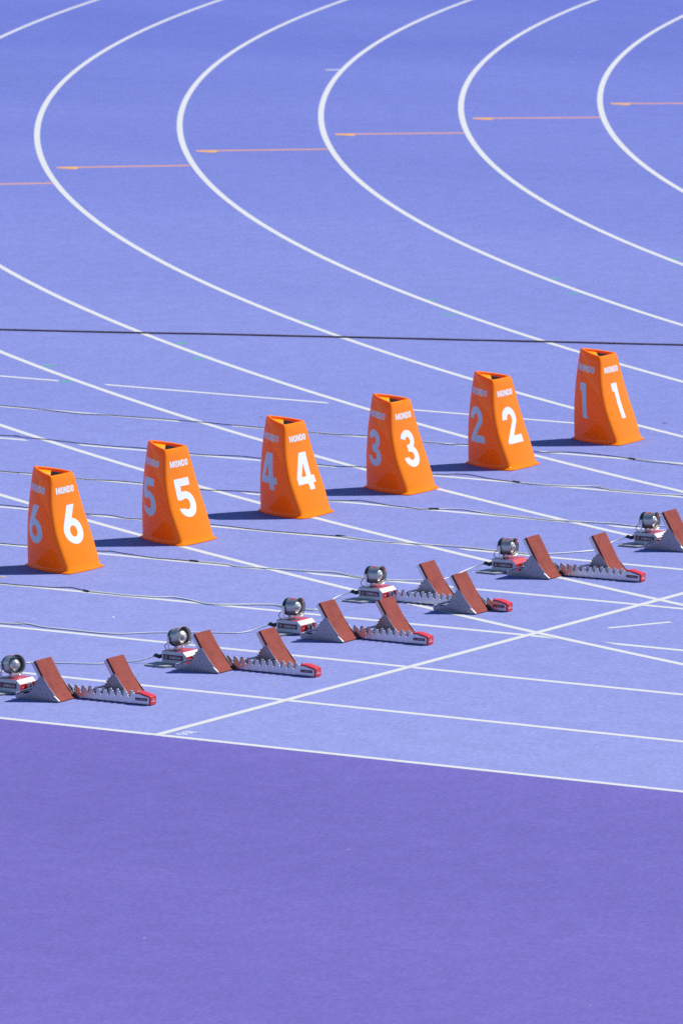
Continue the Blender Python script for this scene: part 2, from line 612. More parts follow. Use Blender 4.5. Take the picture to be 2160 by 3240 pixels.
# green ticks beside the bend lines and one white tick
GT = [(4.98, -128.49, 0), (5.11, -127.39, 1), (5.97, -127.44, 0), (6.10, -126.43, 1), (6.97, -126.49, 0), (7.10, -125.50, 1), (2.98, -130.77, 0), (3.11, -129.56, 1),
      (3.99, -129.60, 0), (4.12, -128.45, 1), (1.99, -132.0, 0), (2.11, -130.75, 1)]
for k, ang, far in GT:
    stripe('green_tick', pol(k - 0.005, ang), pol(k - 0.075, ang), 0.030, Z1, 'green_paint')
stripe('white_tick', pol(3.02, -152.65), pol(3.13, -152.65), 0.035, Z1, 'white_paint')

# painted 100 beside the start line, read by a runner facing along the lanes
flat_text('distance_number', '100', 0.066, 0.125, lambda u, v: (0.065 + v, 0.121 - u, Z1), 'faint_white', track)

# ------------------------------------------------------------------ lane marker boxes
T_ = [0.0, 0.145 / 0.54, 0.245 / 0.54, 0.38 / 0.54, 1.0]
XF = [-0.010, -0.064, -0.101, -0.137, -0.163]
XA = [-0.424, -0.424, -0.419, -0.405, -0.374]
WD = [0.174, 0.184, 0.180, 0.159, 0.119]
HT = 0.555


def interp(tab, t):
    """smooth cubic interpolation through the table"""
    n = len(T_)
    t = max(0.0, min(1.0, t))
    i = max(j for j in range(n - 1) if T_[j] <= t + 1e-9)
    h = T_[i + 1] - T_[i]
    s = (t - T_[i]) / h

    def sl(j):
        if j == 0:
            return (tab[1] - tab[0]) / (T_[1] - T_[0])
        if j == n - 1:
            return (tab[-1] - tab[-2]) / (T_[-1] - T_[-2])
        return (tab[j + 1] - tab[j - 1]) / (T_[j + 1] - T_[j - 1])
    m0, m1 = sl(i) * h, sl(i + 1) * h
    s2, s3 = s * s, s ** 3
    return (2 * s3 - 3 * s2 + 1) * tab[i] + (s3 - 2 * s2 + s) * m0 + (-2 * s3 + 3 * s2) * tab[i + 1] + (s3 - s2) * m1


def box_corners(t, grow=0.0):
    xf, xa, w = interp(XF, t) + grow, interp(XA, t) - grow * 1.6, interp(WD, t) + grow * 1.5
    return Vector((xf, -w)), Vector((xf, w)), Vector((xa, 0.0))


def side_pt(t, side, u, grow=0.0):
    """side 0: the front, 1: right back, 2: left; u runs anticlockwise"""
    c = box_corners(t, grow)
    a, b = c[side], c[(side + 1) % 3]
    d = b - a
    nrm = Vector((d.y, -d.x)).normalized()
    bul = (0.014 - 0.008 * t) if side == 0 else (0.042 - 0.022 * t)
    return a + d * u + nrm * bul * 4 * u * (1 - u)


def z_of(t, p):
    """the top is cut a little higher at the rear corner"""
    lift = max(0.0, min(1.0, (interp(XF, 1.0) - p.x) / 0.21))
    return t * HT + 0.034 * lift * t ** 6


def section(t, grow=0.0, nf=6, ns=10):
    pts = []
    for s in range(3):
        nxt = (s + 1) % 3
        u0, u1 = (0.075, 0.925)
        if s == 0:
            u0, u1 = 0.085, 0.915
        for i in range(ns + 1):
            pts.append(side_pt(t, s, u0 + (u1 - u0) * i / ns, grow))
        c = side_pt(t, s, 1.0, grow)
        a = pts[-1]
        b = side_pt(t, nxt, 0.085 if nxt == 0 else 0.075, grow)
        for i in range(1, nf):
            q = i / nf
            pts.append(a * (1 - q) ** 2 + c * 2 * q * (1 - q) + b * q * q)
    return pts


def ring_verts(bm, pts, z=None, t=None, dz=0.0):
    return [bm.verts.new((p.x, p.y, (z if z is not None else z_of(t, p)) + dz)) for p in pts]


def bridge(bm, a, b):
    n = len(a)
    for i in range(n):
        bm.faces.new((a[i], a[(i + 1) % n], b[(i + 1) % n], b[i]))


def inset(pts, d):
    c = sum(pts, Vector((0, 0))) / len(pts)
    out = []
    n = len(pts)
    for i, p in enumerate(pts):
        tg = (pts[(i + 1) % n] - pts[i - 1]).normalized()
        nr = Vector((-tg.y, tg.x))
        if nr.dot(c - p) < 0:
            nr = -nr
        out.append(p + nr * d)
    return out


def make_marker_shell():
    bm = bmesh.new()
    rings = []
    # flange
    f1 = section(0.0, 0.013)
    f0 = section(0.0, 0.003)
    rings.append(ring_verts(bm, inset(f0, 0.02), z=0.003))
    rings.append(ring_verts(bm, f1, z=0.002))
    rings.append(ring_verts(bm, f1, z=0.006))
    rings.append(ring_verts(bm, section(0.0, 0.009), z=0.0075))
    rings.append(ring_verts(bm, section(0.012, 0.004), t=0.02))
    for i in range(1, 25):
        t = 0.035 + (0.965 - 0.035) * (i - 1) / 23
        rings.append(ring_verts(bm, section(t), t=t))
    top = section(1.0)
    for q, (ins, dz) in enumerate(((0.001, -0.011), (0.004, -0.004), (0.009, 0.0), (0.015, 0.0), (0.019, -0.003), (0.021, -0.009), (0.023, -0.045))):
        pp = inset(top, ins)
        rings.append([bm.verts.new((p.x, p.y, z_of(1.0, o) + dz)) for p, o in zip(pp, top)])
    for a, b in zip(rings, rings[1:]):
        bridge(bm, a, b)
    bmesh.ops.recalc_face_normals(bm, faces=bm.faces[:])
    return bm, inset(top, 0.0225), top


def lid_piece(half):
    """the recessed lid is split along a straight joint running back from the near front corner"""
    top = section(1.0)
    inn = inset(top, 0.0222)
    poly = [Vector((p.x, p.y, z_of(1.0, o) - 0.017)) for p, o in zip(inn, top)]
    bm = bmesh.new()
    bm.faces.new([bm.verts.new(p) for p in poly])
    a = Vector((interp(XF, 1.0) - 0.034, -0.078, 0))
    nrm = Vector((0.84, 0.54, 0))
    bmesh.ops.bisect_plane(bm, geom=bm.verts[:] + bm.edges[:] + bm.faces[:], plane_co=a, plane_no=nrm, clear_outer=(half == 0), clear_inner=(half == 1))
    r = bmesh.ops.extrude_face_region(bm, geom=bm.faces[:])
    for v in r['geom']:
        if isinstance(v, bmesh.types.BMVert):
            v.co.z -= 0.012 if half == 0 else 0.010
    if half == 1:
        for v in bm.verts:
            v.co.z -= 0.003
    bmesh.ops.recalc_face_normals(bm, faces=bm.faces[:])
    return bm


def decal(txt, side, uc, t0, t1, width):
    """print laid on a side of the box, following its curve"""
    bm, w = text_bm(txt, 0.03)
    sx = width / w
    nv = 10
    for i in range(1, nv):
        bmesh.ops.bisect_plane(bm, geom=bm.verts[:] + bm.edges[:] + bm.faces[:], plane_co=(0, i / nv, 0), plane_no=(0, 1, 0))
    for i in range(-7, 8):
        bmesh.ops.bisect_plane(bm, geom=bm.verts[:] + bm.edges[:] + bm.faces[:], plane_co=(i * w / 16, 0, 0), plane_no=(1, 0, 0))
    for v in bm.verts:
        t = t0 + (t1 - t0) * v.co.y
        c = box_corners(t)
        L = (c[(side + 1) % 3] - c[side]).length
        u = uc + v.co.x * sx / L

        def sp(tt, uu):
            p = side_pt(tt, side, uu)
            return Vector((p.x, p.y, z_of(tt, p)))
        p = sp(t, u)
        nrm = (sp(t, u + 0.01) - sp(t, u - 0.01)).cross(sp(t + 0.01, u) - sp(t - 0.01, u)).normalized()
        cc = Vector((-0.25, 0, p.z))
        if nrm.dot(p - cc) < 0:
            nrm = -nrm
        v.co = p + nrm * 0.0006
    bmesh.ops.recalc_face_normals(bm, faces=bm.faces[:])
    return bm


DW = {'1': 0.075, '2': 0.178, '3': 0.165, '4': 0.190, '5': 0.185, '6': 0.190}
shell_bm, _, _ = make_marker_shell()
shell_me = None
lid_me = [None, None]
MARK = [('6', -3.407, 4.320, 0.0), ('5', -3.428, 5.535, -1.0), ('4', -3.402, 6.785, 1.0), ('3', -3.372, 7.930, 1.0), ('2', -3.377, 9.125, 1.5), ('1', -3.372, 10.410, 3.5)]
MLAB = {'6': 'orange lane marker box with white number six, leftmost of the row',
        '5': 'orange lane marker box with white number five on its sides',
        '4': 'orange lane marker box with white number four on its sides',
        '3': 'orange lane marker box with white number three on its sides',
        '2': 'orange lane marker box with white number two on its sides',
        '1': 'orange lane marker box with white number one, rightmost and farthest of the row'}
mondo_me = {}
for dg, x, y, rz in MARK:
    root = empty('lane_marker_box', (x, y, 0), R(rz))
    tag(root, MLAB[dg], 'lane marker', 'numbered lane marker boxes')
    if shell_me is None:
        o = mesh_obj('shell', shell_bm, 'orange', root, smooth=60)
        shell_me = o.data
    else:
        link(bpy.data.objects.new('shell', shell_me), root)
    for h, (nm, mt) in enumerate((('lid_plate', 'lid'), ('foam_insert', 'foam'))):
        if lid_me[h] is None:
            o = mesh_obj(nm, lid_piece(h), mt, root)
            lid_me[h] = o.data
        else:
            link(bpy.data.objects.new(nm, lid_me[h]), root)
    for s in (0, 1, 2):
        mesh_obj('number', decal(dg, s, (0.47, 0.5, 0.45)[s], 0.278, 0.678, DW[dg]), 'print', root)
        if s not in mondo_me:
            o = mesh_obj('lettering', decal('MONDO', s, (0.48, 0.5, 0.5)[s], 0.802, 0.870, 0.182), 'print', root)
            mondo_me[s] = o.data
        else:
            link(bpy.data.objects.new('lettering', mondo_me[s]), root)

# ------------------------------------------------------------------ starting blocks
# local frame: x along the lane (0 at the red front cap), y away from the near pedal's outer face, z up
PW = 0.150                      # pedal width
PITCH_T = 0.0436


def flange_pts(x0, x1, zb, zt, cap_x):
    """side wall of the rail with its row of hooked teeth"""
    pts = [(x1, zb), (x1, 0.041), (cap_x + 0.03, 0.0555), (cap_x, 0.0555)]
    x = cap_x - 0.004
    while x - PITCH_T > x0 + 0.01:
        pts += [(x, zt - 0.004), (x - 0.004, zt), (x - 0.014, zt), (x - 0.018, zt - 0.004),
                (x - 0.0215, zt - 0.024), (x - 0.026, zt - 0.029), (x - 0.034, zt - 0.029), (x - 0.0385, zt - 0.024)]
        x -= PITCH_T
    pts += [(x, zt - 0.004), (x0, zt - 0.006), (x0, zb)]
    return pts


def make_rail(parent):
    bm = bmesh.new()
    y0, y1 = 0.163, 0.217
    add_prism(bm, flange_pts(-0.790, -0.008, 0.005, 0.064, -0.100), y0, y0 + 0.0035)
    add_prism(bm, flange_pts(-0.790, -0.008, 0.005, 0.064, -0.100), y1 - 0.0035, y1)
    add_box(bm, -0.790, -0.008, y0 + 0.0036, y1 - 0.0036, 0.0065, 0.0115)
    for x in (-0.72, -0.45, -0.18, -0.02):       # pins that bite the track
        for y in (y0 + 0.010, y1 - 0.010):
            add_tube(bm, [(x, y, 0.012), (x, y, 0.0005)], [0.004, 0.0015], 8)
    return mesh_obj('rail', bm, 'alu', parent)


def make_cap(parent):
    bm = bmesh.new()
    prof = [(-0.096, 0.0645), (-0.066, 0.0655), (0.0, 0.0495), (0.002, 0.047), (0.002, 0.004), (-0.006, 0.004), (-0.006, 0.0430), (-0.068, 0.0585), (-0.096, 0.0570)]
    add_prism(bm, prof, 0.1615, 0.2185, 0.0012)
    cap = mesh_obj('front_cap', bm, 'cap_red', parent, smooth=30)
    flat_text('cap_lettering', 'omega', 0.0085, 0.040, lambda u, v: (0.0030, 0.190 + u, 0.017 + v), 'print', cap)
    flat_text('cap_emblem', 'w', 0.010, 0.0125, lambda u, v: (0.0030, 0.190 + u, 0.028 + v), 'print', cap)
    bm = bmesh.new()
    add_box(bm, -0.094, -0.020, 0.1605, 0.1622, 0.0225, 0.0375)
    lab = mesh_obj('maker_label', bm, 'maroon', parent)
    flat_text('label_lettering', 'w omega', 0.0075, 0.062, lambda u, v: (-0.057 + u, 0.1598, 0.0262 + v), 'label_pink', lab)
    return cap


M['label_pink'] = new_mat('pale_pink_print', (0.52, 0.40, 0.46), 0.5)

PAD_PROF = [(0.002, 0.006), (-0.012, 0.017), (-0.040, 0.045), (-0.066, 0.079), (-0.082, 0.104), (-0.150, 0.214)]


def offset_prof(p, d):
    out = []
    for i, (x, z) in enumerate(p):
        a = Vector(p[max(0, i - 1)])
        b = Vector(p[min(len(p) - 1, i + 1)])
        t = (b - a).normalized()
        n = Vector((-t.y, t.x))       # to the rear and below the face
        if n.x > 0:
            n = -n
        out.append((x + n.x * d, z + n.y * d))
    return out


def band(bm, p0, p1, y0, y1, bev=0.0):
    add_prism(bm, p0 + p1[::-1], y0, y1, bev)


def make_pedal(parent, x, y, tall):
    """one foot pedal: backing plate with its rubber face, two cheek plates and a locking bar"""
    rot = [(px + x, pz * (1 + (tall - 1) * min(1, pz / 0.1))) for px, pz in PAD_PROF]
    face0, face1 = rot, offset_prof(rot, 0.009)
    edge1 = offset_prof(rot, 0.015)
    back1 = offset_prof(rot, 0.035)
    bm = bmesh.new()
    band(bm, edge1, [(a, max(0.004, b)) for a, b in back1], y + 0.003, y + PW - 0.003, 0.002)
    ped = mesh_obj('foot_pedal', bm, 'alu', parent)
    bm = bmesh.new()
    band(bm, face0, face1, y, y + PW, 0.0015)
    mesh_obj('rubber_face', bm, 'pad', ped)
    bm = bmesh.new()
    band(bm, offset_prof(rot, 0.0091), offset_prof(rot, 0.0149), y + 0.001, y + PW - 0.001)
    mesh_obj('rubber_underlay', bm, 'rubber_edge', ped)
    cheek = [(0.004, 0.004), (0.010, 0.010), (-0.010, 0.028), (-0.052, 0.074), (-0.080, 0.110), (-0.098, 0.134), (-0.118, 0.128),
             (-0.134, 0.108), (-0.146, 0.091), (-0.153, 0.076), (-0.163, 0.060), (-0.183, 0.040), (-0.200, 0.033), (-0.215, 0.031),
             (-0.240, 0.034), (-0.260, 0.038), (-0.270, 0.033), (-0.274, 0.022), (-0.272, 0.006), (-0.266, 0.003)]
    cheek = [(a - 0.006 + x, b) for a, b in cheek]
    for s in (0, 1):
        bm = bmesh.new()
        ya = y - 0.0035 if s == 0 else y + PW + 0.0005
        add_prism(bm, cheek, ya, ya + 0.003)
        ck = mesh_obj('cheek_plate', bm, 'cheek', ped)
        if s == 0 or True:
            bm = bmesh.new()
            yo = ya - 0.0012 if s == 0 else ya + 0.0032
            for bx, bz in ((-0.258, 0.026), (-0.112, 0.062), (-0.100, 0.040), (-0.070, 0.040), (-0.060, 0.014)):
                ring = [(bx - 0.006 + x + 0.0026 * math.cos(R(a)), bz + 0.0026 * math.sin(R(a))) for a in range(0, 360, 45)]
                add_prism(bm, ring, yo, yo + 0.0011)
            # small studs on the adjusting arc
            for sx_, sz_ in ((-0.139, 0.104), (-0.149, 0.090), (-0.157, 0.074), (-0.168, 0.059)):
                add_tube(bm, [(sx_ - 0.006 + x, ya - 0.001, sz_), (sx_ - 0.006 + x, ya + 0.004, sz_)], 0.0038, 8)
            mesh_obj('bolts', bm, 'black', ped)['kind'] = 'stuff'
    bm = bmesh.new()
    add_tube(bm, [(x - 0.268, y - 0.008, 0.032), (x - 0.262, y + 0.004, 0.034), (x - 0.215, y + 0.085, 0.050), (x - 0.205, y + 0.100, 0.052)], 0.0062, 10)
    mesh_obj('locking_bar', bm, 'steel', ped, smooth=60)
    bm = bmesh.new()
    add_tube(bm, [(x - 0.034, y - 0.0045, 0.034), (x + 0.002, y - 0.0045, 0.0065)], 0.0052, 8)
    mesh_obj('hinge_rod', bm, 'steel', ped, smooth=60)
    # foot that carries the pedal across to the rail
    bm = bmesh.new()
    ra, rb = (y + PW + 0.0036, 0.1628) if y < 0.1 else (0.2175, y - 0.004)
    add_box(bm, x - 0.20, x - 0.03, ra, rb, 0.014, 0.040, 0.002)
    mesh_obj('pedal_foot', bm, 'steel', ped)
    return ped


def make_sensor(parent, spk_turn, spk_tilt, bevel_mat):
    bx, by = -0.942, 0.092
    w, dp, h0, h1 = 0.160, 0.150, 0.012, 0.078
    # base plate
    bm = bmesh.new()
    pl = [(-0.060, -0.080), (0.072, -0.084), (0.122, 0.012), (0.150, 0.020), (0.150, 0.140), (-0.02, 0.140), (-0.05, 0.02), (-0.066, -0.06)]
    lo = [bm.verts.new((bx + a, by + b, 0.003)) for a, b in pl]
    hi = [bm.verts.new((bx + a, by + b, 0.0105)) for a, b in pl]
    bm.faces.new(lo[::-1])
    bm.faces.new(hi)
    for i in range(len(pl)):
        j = (i + 1) % len(pl)
        bm.faces.new((lo[i], lo[j], hi[j], hi[i]))
    mesh_obj('base_plate', bm, 'plate', parent)
    # housing: white front panel, red top and end; bevel white as painted sun glint
    prof = [(0, h0), (w, h0), (w, h1 - 0.022), (w - 0.024, h1), (0, h1)]
    prof = [(bx + a, z) for a, z in prof]
    bm = bmesh.new()
    fs = add_prism(bm, prof, by, by + dp)
    for i, f in enumerate(fs):
        f.material_index = 0
    for f in bm.faces:
        n = f.normal
        f.normal_update()
        n = f.normal
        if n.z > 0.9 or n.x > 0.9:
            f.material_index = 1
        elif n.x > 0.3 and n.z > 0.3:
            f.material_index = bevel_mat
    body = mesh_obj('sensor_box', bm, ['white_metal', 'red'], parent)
    bm = bmesh.new()
    add_box(bm, bx + 0.010, bx + 0.136, by - 0.0018, by - 0.0004, 0.032, 0.060)
    mesh_obj('maker_label', bm, 'maroon', body)
    flat_text('label_lettering', 'omega', 0.0135, 0.076, lambda u, v: (bx + 0.088 + u, by - 0.0026, 0.0385 + v), 'print', body)
    flat_text('label_emblem', 'w', 0.0150, 0.018, lambda u, v: (bx + 0.030 + u, by - 0.0026, 0.0382 + v), 'print', body)
    bm = bmesh.new()
    for sx, sy in ((0.008, 0.008), (w - 0.032, 0.008), (0.008, dp - 0.008), (w - 0.032, dp - 0.008), (0.06, 0.012)):
        add_tube(bm, [(bx + sx, by + sy, h1 - 0.001), (bx + sx, by + sy, h1 + 0.003)], 0.0035, 8)
    for sy in (0.03, 0.07, 0.12):
        add_tube(bm, [(bx + w - 0.001, by + sy, 0.034), (bx + w + 0.003, by + sy, 0.034)], 0.0035, 8)
    mesh_obj('screws', bm, 'steel', body)['kind'] = 'stuff'
    # bracket joining box and rail
    for ya, yb in ((0.052, 0.066), (0.130, 0.142)):
        bm = bmesh.new()
        add_box(bm, bx + w + 0.0005, bx + w + 0.020, by + ya, by + yb, 0.020, 0.055, 0.001)
        mesh_obj('rail_coupling', bm, 'steel', body)
    # loudspeaker: the horn points along the lane towards the runner
    spk = bpy.data.objects.new('loudspeaker', None)
    link(spk, parent)
    spk.empty_display_size = 0.05
    spk.location = (bx + 0.062, by + 0.072, h1 + 0.066)
    spk.rotation_euler = (0, 0, R(spk_turn))
    tilt = Matrix.Rotation(R(spk_tilt), 3, 'Y')
    bm = bmesh.new()
    add_lathe(bm, [(-0.048, 0.0), (-0.048, 0.030), (-0.046, 0.040), (-0.040, 0.0465), (-0.032, 0.049), (-0.021, 0.050), (-0.020, 0.0475), (-0.020, 0.0)], 36)
    bmesh.ops.rotate(bm, verts=bm.verts[:], cent=(-0.026, 0, 0), matrix=tilt)
    mesh_obj('rear_cover', bm, 'black', spk, smooth=35)
    bm = bmesh.new()
    add_lathe(bm, [(-0.0198, 0.030), (-0.0198, 0.0480), (0.022, 0.0482), (0.034, 0.0490), (0.042, 0.0520), (0.046, 0.0545), (0.048, 0.0545), (0.0485, 0.0530),
                   (0.046, 0.0510), (0.036, 0.0475), (0.024, 0.0460), (0.017, 0.0445), (0.014, 0.0430), (0.014, 0.0)], 40)
    bmesh.ops.rotate(bm, verts=bm.verts[:], cent=(-0.026, 0, 0), matrix=tilt)
    mesh_obj('horn', bm, 'horn', spk, smooth=35)
    bm = bmesh.new()
    dome = [(0.014, 0.036), (0.018, 0.0365)] + [(0.018 + 0.028 * math.sin(R(a)), 0.0365 * math.cos(R(a))) for a in (15, 30, 45, 60, 74)] + [(0.0465, 0.0085), (0.0505, 0.0075), (0.0510, 0.0)]
    add_lathe(bm, dome, 32)
    bmesh.ops.rotate(bm, verts=bm.verts[:], cent=(-0.026, 0, 0), matrix=tilt)
    mesh_obj('dome', bm, 'dome', spk, smooth=50)
    bm = bmesh.new()
    for s in (-1, 1):
        y = 0.0545 * s
        prof = [(-0.034, 0.004), (-0.030, 0.010), (-0.022, 0.010), (-0.018, 0.004), (-0.020, -0.050), (-0.012, -0.060), (-0.030, -0.060), (-0.030, -0.050)]
        add_prism(bm, prof, y - 0.0014, y + 0.0014)
        add_tube(bm, [(-0.026, y - 0.003 * s, 0.0), (-0.026, y + 0.006 * s, 0.0)], 0.006, 10)
    add_box(bm, -0.032, -0.010, -0.0545, 0.0545, -0.0625, -0.0595)
    add_tube(bm, [(-0.021, 0, -0.0655), (-0.021, 0, -0.048)], 0.010, 12)
    mesh_obj('bracket', bm, 'steel', spk)
    bm = bmesh.new()
    n = 5
    for i in range(n):
        for j in range(1):
            a0, a1 = 68 + i * 7, 75 + i * 7
            q = [(x_, 0.0487 * math.cos(R(a)) * -1, 0.0487 * math.sin(R(a))) for x_, a in ((-0.006, a0), (0.018, a0), (0.018, a1), (-0.006, a1))]
            bm.faces.new([bm.verts.new(p) for p in q])
    bmesh.ops.recalc_face_normals(bm, faces=bm.faces[:])
    bmesh.ops.rotate(bm, verts=bm.verts[:], cent=(-0.026, 0, 0), matrix=tilt)
    mesh_obj('red_sticker', bm, 'red', spk)
    bm = bmesh.new()
    pts = catmull([(-0.046, -0.010, -0.015), (-0.066, -0.020, -0.030), (-0.070, -0.036, -0.050), (-0.052, -0.044, -0.0625)], 0.006)
    add_tube(bm, pts, 0.0022, 6)
    mesh_obj('speaker_wire', bm, 'black', spk, smooth=80)


#       lane  cap x   lateral  yaw   near pedal  far pedal  speaker turn, tilt
BLK = [(9, -0.519, -0.065, 0.6, -0.470, -0.179, -24, -8, 1.0),
       (8, -0.250, -0.100, 0.4, -0.516, -0.262, -10, -12, 0.98),
       (7, -0.288, -0.128, 0.4, -0.446, -0.222, 0, -2, 1.0),
       (6, -0.511, -0.158, 0.4, -0.108, -0.480, 2, 0, 1.01),
       (5, -0.405, -0.088, 2.0, -0.510, -0.214, 4, 0, 1.10),
       (4, -0.215, -0.045, 1.0, -0.540, -0.250, 4, 0, 1.08)]
BLAB = {9: 'starting block at the left picture edge, nearest the purple surface',
        8: 'second starting block counted from the left, its loudspeaker tilted upwards',
        7: 'third starting block counted from the left, between the second and the one with pedals swapped',
        6: 'fourth starting block from the left, the only one with its near pedal at the front',
        5: 'second starting block from the right, fully in view behind the swapped-pedal one',
        4: 'farthest starting block, cut off by the right picture edge'}
PLUG = {}
for lane, ex, lat, yaw, npx, fpx, st, sl, tall in BLK:
    y0 = LW * (9 - lane) + 0.61 + lat
    root = empty('starting_block', (ex, y0, 0.0), R(yaw))
    tag(root, BLAB[lane], 'starting block', 'starting blocks behind the start line')
    make_rail(root)
    make_cap(root)
    make_pedal(root, npx, 0.0, tall)
    make_pedal(root, fpx, 0.255, tall)
    make_sensor(root, st, sl, 1 if lane == 5 else 0)  # lane five keeps its bevel red, the rest get the painted glint
    mw = Matrix.Translation((ex, y0, 0)) @ Matrix.Rotation(R(yaw), 4, 'Z')
    PLUG[lane] = mw @ Vector((-0.943, 0.130, 0.046))

# ------------------------------------------------------------------ cables
CAB = {
    1: ([(-7.84, 9.766), (-7.48, 9.744), (-7.16, 9.71), (-6.95, 9.749), (-6.73, 9.76), (-6.43, 9.775), (-6.24, 9.783), (-6.04, 9.767), (-5.76, 9.76), (-5.41, 9.743), (-5.19, 9.74), (-4.97, 9.777), (-4.53, 9.739), (-4.42, 9.742), (-4.31, 9.72), (-4.21, 9.767), (-3.68, 9.721), (-3.58, 9.746), (-3.47, 9.821), (-3.31, 9.821), (-3.14, 9.8), (-2.973, 9.75)],
        [(-2.97, 9.75), (-2.79, 9.709), (-2.68, 9.708), (-2.567, 9.695)]),
    2: ([(-7.04, 8.626), (-6.95, 8.656), (-6.83, 8.612), (-6.66, 8.612), (-6.4, 8.581), (-6.15, 8.576), (-5.88, 8.598), (-5.52, 8.545), (-5.38, 8.552), (-5.18, 8.616), (-5.02, 8.599), (-4.57, 8.555), (-4.42, 8.544), (-4.23, 8.603), (-3.7, 8.56), (-3.61, 8.632), (-3.5, 8.661), (-3.39, 8.621), (-3.26, 8.571), (-3.078, 8.534)],
        [(-3.08, 8.534), (-3.0, 8.522), (-2.93, 8.521), (-2.7, 8.557), (-2.57, 8.621), (-2.42, 8.554), (-2.27, 8.551), (-2.09, 8.554), (-1.911, 8.585)]),
    3: ([(-6.12, 7.311), (-6.0, 7.31), (-5.89, 7.325), (-5.55, 7.308), (-5.39, 7.306), (-5.26, 7.334), (-5.05, 7.329), (-4.6, 7.295), (-4.44, 7.336), (-4.23, 7.37), (-3.67, 7.313), (-3.52, 7.398), (-3.41, 7.382), (-3.23, 7.325), (-3.12, 7.317), (-3.0, 7.296), (-2.922, 7.333)],
        [(-2.92, 7.333), (-2.85, 7.393), (-2.74, 7.406), (-2.57, 7.351), (-2.43, 7.329), (-2.32, 7.33), (-2.16, 7.315), (-2.05, 7.317), (-1.88, 7.343), (-1.69, 7.385), (-1.5, 7.375), (-1.337, 7.456)]),
    4: ([(-5.3, 6.143), (-5.09, 6.133), (-4.64, 6.107), (-4.48, 6.132), (-4.35, 6.09), (-4.22, 6.095), (-3.74, 6.131), (-3.63, 6.129), (-3.36, 6.104), (-3.06, 6.116), (-2.825, 6.135)],
        [(-2.83, 6.135), (-2.65, 6.092), (-2.44, 6.094), (-2.36, 6.12), (-2.26, 6.117), (-2.13, 6.127), (-1.95, 6.15), (-1.75, 6.127), (-1.51, 6.123), (-1.4, 6.199), (-1.32, 6.307), (-1.252, 6.437)]),
    5: ([(-4.43, 4.891), (-4.24, 4.903), (-3.75, 4.935), (-3.69, 4.969), (-3.56, 4.935), (-3.33, 4.889), (-3.19, 4.899), (-3.042, 4.896)],
        [(-3.04, 4.896), (-2.81, 4.899), (-2.75, 4.863), (-2.64, 4.878), (-2.51, 4.897), (-2.27, 4.927), (-2.16, 4.96), (-2.05, 4.944), (-1.93, 4.888), (-1.83, 4.871), (-1.69, 4.884), (-1.53, 4.967), (-1.44, 5.092)]),
    6: ([(-3.56, 3.661), (-3.46, 3.66), (-3.22, 3.679), (-3.12, 3.738), (-2.966, 3.67)],
        [(-2.97, 3.67), (-2.78, 3.666), (-2.66, 3.665), (-2.48, 3.693), (-2.43, 3.74), (-2.3, 3.717), (-2.11, 3.638), (-1.97, 3.688), (-1.89, 3.747), (-1.77, 3.805), (-1.69, 3.775), (-1.52, 3.756), (-1.46, 3.806)]),
    7: ([],
        [(-2.74, 2.491), (-2.67, 2.545), (-2.58, 2.549), (-2.46, 2.508), (-2.26, 2.501), (-2.06, 2.501), (-1.96, 2.53), (-1.86, 2.633), (-1.75, 2.711), (-1.53, 2.834), (-1.411, 2.887)]),
    8: ([],
        [(-2.0, 1.44), (-1.84, 1.497), (-1.72, 1.554), (-1.55, 1.623), (-1.49, 1.664), (-1.4, 1.787)]),
}
CLAB = {1: 'farthest thin black cable, running behind the boxes numbered 1 and 2',
        2: 'black cable running behind boxes 3 and 4, pale beyond its connector beside box 2',
        3: 'black cable running past box 3, pale beyond its connector right of box 3',
        4: 'cable passing box 4 with a black connector, ending at the farthest block',
        5: 'cable behind box 6 with a connector below box 4, ending at second block from right',
        6: 'cable in front of box 6, ending at the block with swapped pedals',
        7: 'pale cable along the lane line, ending at the third block from the left',
        8: 'pale cable passing behind the leftmost block to the second block'}


def cable_strand(parent, name, pts, r, mat, wob=0.0, seed=0):
    sm = catmull([(p[0], p[1], p[2] if len(p) > 2 else r + 0.0005) for p in pts], 0.035)
    rnd = random.Random(seed)
    ph = [rnd.uniform(0, 6.28) for _ in range(4)]
    out = []
    for p in sm:
        q = p.copy()
        if wob:
            q.y += wob * (math.sin(p.x * 5.1 + ph[0]) + 0.6 * math.sin(p.x * 11.3 + ph[1]))
        q.z = max(q.z, r + 0.0005)
        out.append(q)
    bm = bmesh.new()
    add_tube(bm, out, r, 8)
    return mesh_obj(name, bm, mat, parent, smooth=80)


